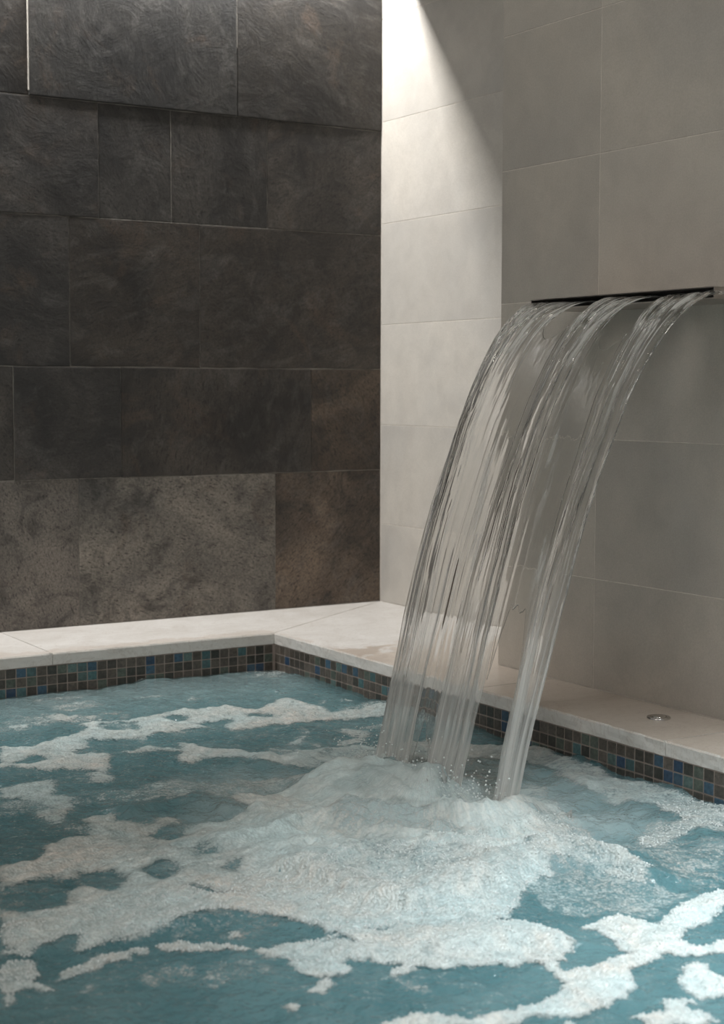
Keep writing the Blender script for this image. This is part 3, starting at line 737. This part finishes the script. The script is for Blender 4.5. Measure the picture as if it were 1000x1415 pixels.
air_and_sheen = np.clip(churn * 1.25 - .25 + .35 * fbm(GX * 8, GY * 8, 20, 4), 0, .85)
air_and_sheen = np.maximum(air_and_sheen, .42 * np.exp(-((GY + WL) / .30) ** 2))  # reflections and caustics beside the slate wall painted in as paler water
float_attr(wm, 'air_and_sheen', air_and_sheen)
edge = np.maximum(np.exp(-((GY + WL) / .16) ** 2), np.exp(-((GX + WR) / .05) ** 2))
float_attr(wm, 'clear', .06 + .42 * edge)
link('pool_water', wm, M['water'], kind='stuff', label='rippled teal pool water between the mosaic walls', category='water')

# foam lying on the water
T = smooth(.08, .75, D)
Zf = Zw + .0004 + T * (.0030 + .0022 * fbm(GX * 60, GY * 60, 40, 3) + .0012 * noise2(GX * 130, GY * 130, 41))
ny, nx = GX.shape
ii = np.arange(ny * nx).reshape(ny, nx)
q = np.stack([ii[:-1, :-1], ii[:-1, 1:], ii[1:, 1:], ii[1:, :-1]], -1).reshape(-1, 4)
keep = (D.ravel()[q] > .03).any(1)
q = q[keep]
used, inv = np.unique(q, return_inverse=True)
co = np.stack([GX.ravel(), GY.ravel(), Zf.ravel()], -1)[used]
fm = bpy.data.meshes.new('foam')
fill_mesh(fm, co, inv.reshape(q.shape))
float_attr(fm, 'froth', D.ravel()[used])
link('foam', fm, M['foam'], kind='stuff', label='pale froth drifting in patches over the teal water', category='foam')

# ---- many tiny spheres in one mesh
ico = bmesh.new(); bmesh.ops.create_icosphere(ico, subdivisions=1, radius=1)
IV = np.array([v.co[:] for v in ico.verts]); IF = np.array([[v.index for v in f.verts] for f in ico.faces]); ico.free()
def spheres(name, C, Rr, squash=1.0):
    n = len(C)
    V = (IV[None] * np.stack([Rr, Rr, Rr * squash], -1)[:, None, :] + C[:, None, :]).reshape(-1, 3)
    F = (IF[None] + (np.arange(n) * len(IV))[:, None, None]).reshape(-1, 3)
    me = bpy.data.meshes.new(name); fill_mesh(me, V, F); return me
rg = np.random.default_rng(5)
near = (GY < -1.95) & (GX > -2.1) & (GY > -2.85)
gy_, gx_ = np.gradient(D)
em = np.hypot(gx_, gy_)
w = ((D > .40) * (.10 + 6 * np.clip(em, 0, .25)) * near).ravel()
pick = rg.choice(w.size, 9000, p=w / w.sum(), replace=False)
C = np.stack([GX.ravel()[pick], GY.ravel()[pick], Zf.ravel()[pick]], -1)
C[:, :2] += rg.uniform(-.002, .002, (len(C), 2))
link('foam_bubbles', spheres('foam_bubbles', C, rg.uniform(.0006, .0022, len(C)) , .8), M['bubble'], kind='stuff',
     label='fine bubbles along the edges of the near froth', category='bubbles')

# ------------------------------------------------------------------ waterfall
fall = empty('waterfall', (-.92, -1.63, WZ), 'three clear streams falling from the steel spout into the pool', 'waterfall')
VEL, Z0, GR = .995, .823, 9.81
def border(Tt, seed, y0, y1, flare):
    return y0 + (y1 - y0) * Tt + flare * np.exp(-Tt / .07) + .007 * Tt ** .6 * fbm(Tt * 8, Tt * 0 + seed + .5, seed, 3)
def fall_time(Tt, t_end): return -.012 + (t_end + .012) * Tt ** .85   # seconds of fall; the first instants lie inside the slot
def stream(seed, bl, br, t_end, thick, ropes, soft_l, soft_r):
    ns, nt = 130, 320
    s = np.linspace(0, 1, ns); t = np.linspace(0, 1, nt)
    S, Tt = np.meshgrid(s, t)
    tm = fall_time(Tt, t_end)
    tp = np.maximum(tm, 0)
    yl = border(Tt, *bl); yr = border(Tt, *br)
    Y = yl + (yr - yl) * S
    X = SX - VEL * tm; Z = Z0 - .5 * GR * tp ** 2
    L = Tt * 1.1                                                  # length down the stream
    drift = .45 * noise2(S * 3, L * 2.6, seed + 7) + .16 * noise2(S * 5, L * 8, seed + 8)
    r1 = fbm(S * 5 + drift + seed, L * 1.6, seed + 20, 2)
    r2 = fbm(S * 14 + drift * 3 + seed, L * 3.2, seed + 30, 3)
    r3 = fbm(S * 40 + drift * 6, L * 7, seed + 40, 2)
    r4 = noise2(S * 18, L * 26, seed + 50)
    env = smooth(0, soft_l, S) ** .6 * smooth(0, soft_r, 1 - S) ** .6
    rope = .22 + 0 * S
    for rc, rw, ra in ropes: rope = rope + ra * np.exp(-((S - rc - .05 * noise2(L * 2.5, L * 0 + rc * 50, seed + 9)) / rw) ** 2)
    rope = rope + .8 * np.exp(-Tt / .10)
    grow = smooth(0, .10, Tt)
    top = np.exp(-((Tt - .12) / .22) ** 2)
    fr = env * thick * rope * (.9 + grow * (.9 * r1 + .8 * r2 + (.40 + .5 * top) * r3 + (.25 + .45 * top) * r4))
    r1b = fbm(S * 5 - drift + 9 + seed, L * 1.8, seed + 60, 2); r2b = fbm(S * 16 + 5, L * 3.5, seed + 70, 3)
    bk = env * thick * rope * (.7 + grow * (.7 * r1b + .6 * r2b))
    fr = np.maximum(fr, env * .0004); bk = np.maximum(bk, env * .0004)
    mid = grow * .007 * (noise2(S * 2.4, L * 2.2, seed + 80) + .4 * noise2(S * 6, L * 4, seed + 81))
    # sheet normal in the x-z plane
    vx = -VEL * np.ones_like(tp); vz = -GR * tp; ln = np.hypot(vx, vz)
    nxn, nzn = vz / ln, -vx / ln                                  # points up and outwards
    cl = .0028 + grow * .05
    A = np.stack([X + nxn * np.clip(mid + fr, -cl, cl), Y, Z + nzn * np.clip(mid + fr, -cl, cl)], -1)
    B = np.stack([X + nxn * np.clip(mid - bk, -cl, cl), Y, Z + nzn * np.clip(mid - bk, -cl, cl)], -1)
    co = np.concatenate([A.reshape(-1, 3), B.reshape(-1, 3)])
    i = np.arange(ns * nt).reshape(nt, ns); n0 = ns * nt
    qa = np.stack([i[:-1, :-1], i[:-1, 1:], i[1:, 1:], i[1:, :-1]], -1).reshape(-1, 4)
    qb = (qa + n0)[:, ::-1]
    sl = np.stack([i[:-1, 0], i[1:, 0], i[1:, 0] + n0, i[:-1, 0] + n0], -1)
    sr = np.stack([i[1:, -1], i[:-1, -1], i[:-1, -1] + n0, i[1:, -1] + n0], -1)
    st = np.stack([i[0, 1:], i[0, :-1], i[0, :-1] + n0, i[0, 1:] + n0], -1)
    sb = np.stack([i[-1, :-1], i[-1, 1:], i[-1, 1:] + n0, i[-1, :-1] + n0], -1)
    me = bpy.data.meshes.new('stream')
    fill_mesh(me, co, np.concatenate([qa, qb, sl, sr, st, sb]))
    bm = bmesh.new(); bm.from_mesh(me); bmesh.ops.recalc_face_normals(bm, faces=bm.faces); bm.to_mesh(me); bm.free()
    white = np.clip(.01 + .80 * top * smooth(.14, .42, r3 + .45 * r4 + .30 * r2) + .42 * smooth(.60, 1.0, Tt) + .22 * smooth(.15, .6, r2 + .4 * r3) + .25 * smooth(.45, 1, Tt) * r2, 0, .85) * grow  # aeration low down; highlights near the lip painted as white streaks
    float_attr(me, 'air_and_sheen', np.concatenate([white.ravel(), white.ravel()]))
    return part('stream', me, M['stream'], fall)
B1, B2 = (101, -1.400, -1.452, .0), (102, -1.555, -1.563, -.045)
B3, B4 = (202, -1.640, -1.637, .012), (203, -1.750, -1.745, -.045)
B5, B6 = (303, -1.820, -1.845, .03), (304, -1.940, -1.900, .0)
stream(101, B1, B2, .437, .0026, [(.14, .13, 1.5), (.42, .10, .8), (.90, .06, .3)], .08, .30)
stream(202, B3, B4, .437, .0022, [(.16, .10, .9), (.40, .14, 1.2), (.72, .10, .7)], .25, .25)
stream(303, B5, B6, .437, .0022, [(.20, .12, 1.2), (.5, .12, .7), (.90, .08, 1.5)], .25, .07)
def film(seed, bl, br, t_from, t_to, t_end):
    """thin clear skin of water hanging between two streams"""
    ns, nt = 60, 240
    S, Tt = np.meshgrid(np.linspace(0, 1, ns), np.linspace(0, 1, nt))
    lo_ = t_from + .05 * (1 - (2 * S - 1) ** 2); hi_ = t_to - .10 * (1 - (2 * S - 1) ** 2) + .02 * fbm(S * 5, S * 0 + seed, seed + 3, 3)
    dn = np.clip((hi_ - lo_) * (1 - Tt) / .12, 0, 1)
    Tt = lo_ + (hi_ - lo_) * Tt
    tm = np.maximum(fall_time(Tt, t_end), 0)
    yl = border(Tt, *bl) - .0015; yr = border(Tt, *br) + .0015
    Y = yl + (yr - yl) * S
    X = SX - VEL * tm; Z = Z0 - .5 * GR * tm ** 2
    L = Tt * 1.1
    low = smooth(.35, .9, Tt)
    mid = .0022 * noise2(S * 1.6, L * 1.8, seed) * low
    wv = (.00035 + .0016 * low * dn) * fbm(S * 6 + seed + .4 * noise2(S * 2, L * 5, seed + 6), L * 2.2, seed + 1, 3) * np.minimum(1, np.minimum(S, 1 - S) / .1)
    half = .0004 + .0002 * low
    vx = -VEL; vz = -GR * tm; ln = np.hypot(vx, vz); nxn, nzn = vz / ln, -vx / ln
    A = np.stack([X + nxn * (mid + wv + half), Y, Z + nzn * (mid + wv + half)], -1)
    B = np.stack([X + nxn * (mid - half), Y, Z + nzn * (mid - half)], -1)
    co = np.concatenate([A.reshape(-1, 3), B.reshape(-1, 3)])
    i = np.arange(ns * nt).reshape(nt, ns); n0 = ns * nt
    qa = np.stack([i[:-1, :-1], i[:-1, 1:], i[1:, 1:], i[1:, :-1]], -1).reshape(-1, 4)
    rim = np.concatenate([i[0, :], i[1:, -1], i[-1, -2::-1], i[-2:0:-1, 0]])
    sd = np.stack([rim, rim + n0, np.roll(rim, -1) + n0, np.roll(rim, -1)], -1)
    me = bpy.data.meshes.new('water_film')
    fill_mesh(me, co, np.concatenate([qa, (qa + n0)[:, ::-1], sd]))
    bm = bmesh.new(); bm.from_mesh(me); bmesh.ops.recalc_face_normals(bm, faces=bm.faces); bm.to_mesh(me); bm.free()
    st = fbm(S * 12 + seed, L * 2.6, seed + 9, 4)
    torn = np.exp(-((Tt - .60 - .25 * (S - .5)) / .05) ** 2) * smooth(0, .5, fbm(S * 7, L * 16, seed + 12, 4) + .15)
    white = np.clip(.10 * smooth(.55, 1, Tt) + .32 * low * smooth(.12, .55, st) + .35 * torn, 0, .8)
    float_attr(me, 'air_and_sheen', np.concatenate([white.ravel()] * 2))
    part('water_film', me, M['stream'], fall)
film(401, B2, B3, .20, 1.02, .437)
film(402, B4, B5, .24, .84, .437)

# splash thrown up where the streams land
sp = []; rr = []
for _ in range(420):
    y = random.choice((random.gauss(-1.49, .05), random.gauss(-1.68, .06), random.gauss(-1.85, .04)))
    hgt = abs(random.gauss(0, .035))
    sp.append((-.94 - abs(random.gauss(0, .05)), y, WZ + .012 + hgt)); rr.append(random.uniform(.0006, .0022))
def jet(x, y, h, r, seed):
    rj = random.Random(seed); prof = []; n = 14; lean = (rj.uniform(-.25, .25), rj.uniform(-.25, .25))
    v = []; f = []; na = 12
    for p in range(n):
        q = p / (n - 1)
        rad = r * (1 - q) ** 1.6 + r * .30 * (1 + .7 * math.sin(p * 2.1 + seed)) * (1 - q ** 4)
        if p == n - 1: rad = r * .05
        for a_ in range(na):
            t_ = 2 * math.pi * a_ / na
            w_ = 1 + .25 * math.sin(3 * t_ + seed + p * .9)
            v.append((x + lean[0] * h * q * q + rad * w_ * math.cos(t_), y + lean[1] * h * q * q + rad * w_ * math.sin(t_), WZ - .004 + h * q))
    for p in range(n - 1):
        for a_ in range(na):
            f.append((p * na + a_, p * na + (a_ + 1) % na, (p + 1) * na + (a_ + 1) % na, (p + 1) * na + a_))
    f.append(tuple(range((n - 1) * na, n * na)))
    me = mesh_from('splash_jet', v, f, True)
    float_attr(me, 'air_and_sheen', [.35] * len(v))
    part('splash_jet', me, M['stream'], fall)
for a_ in ((-.951, -1.711, .060, .008, 3), (-.975, -1.700, .034, .008, 8), (-.930, -1.745, .026, .010, 5), (-.88, -1.79, .024, .009, 12),
           (-.90, -1.925, .028, .010, 14), (-.86, -1.95, .020, .008, 15), (-.87, -1.56, .030, .010, 17)): jet(*a_)
link_o = part('droplets', spheres('droplets', np.array(sp), np.array(rr)), M['bubble'], fall, kind='stuff')
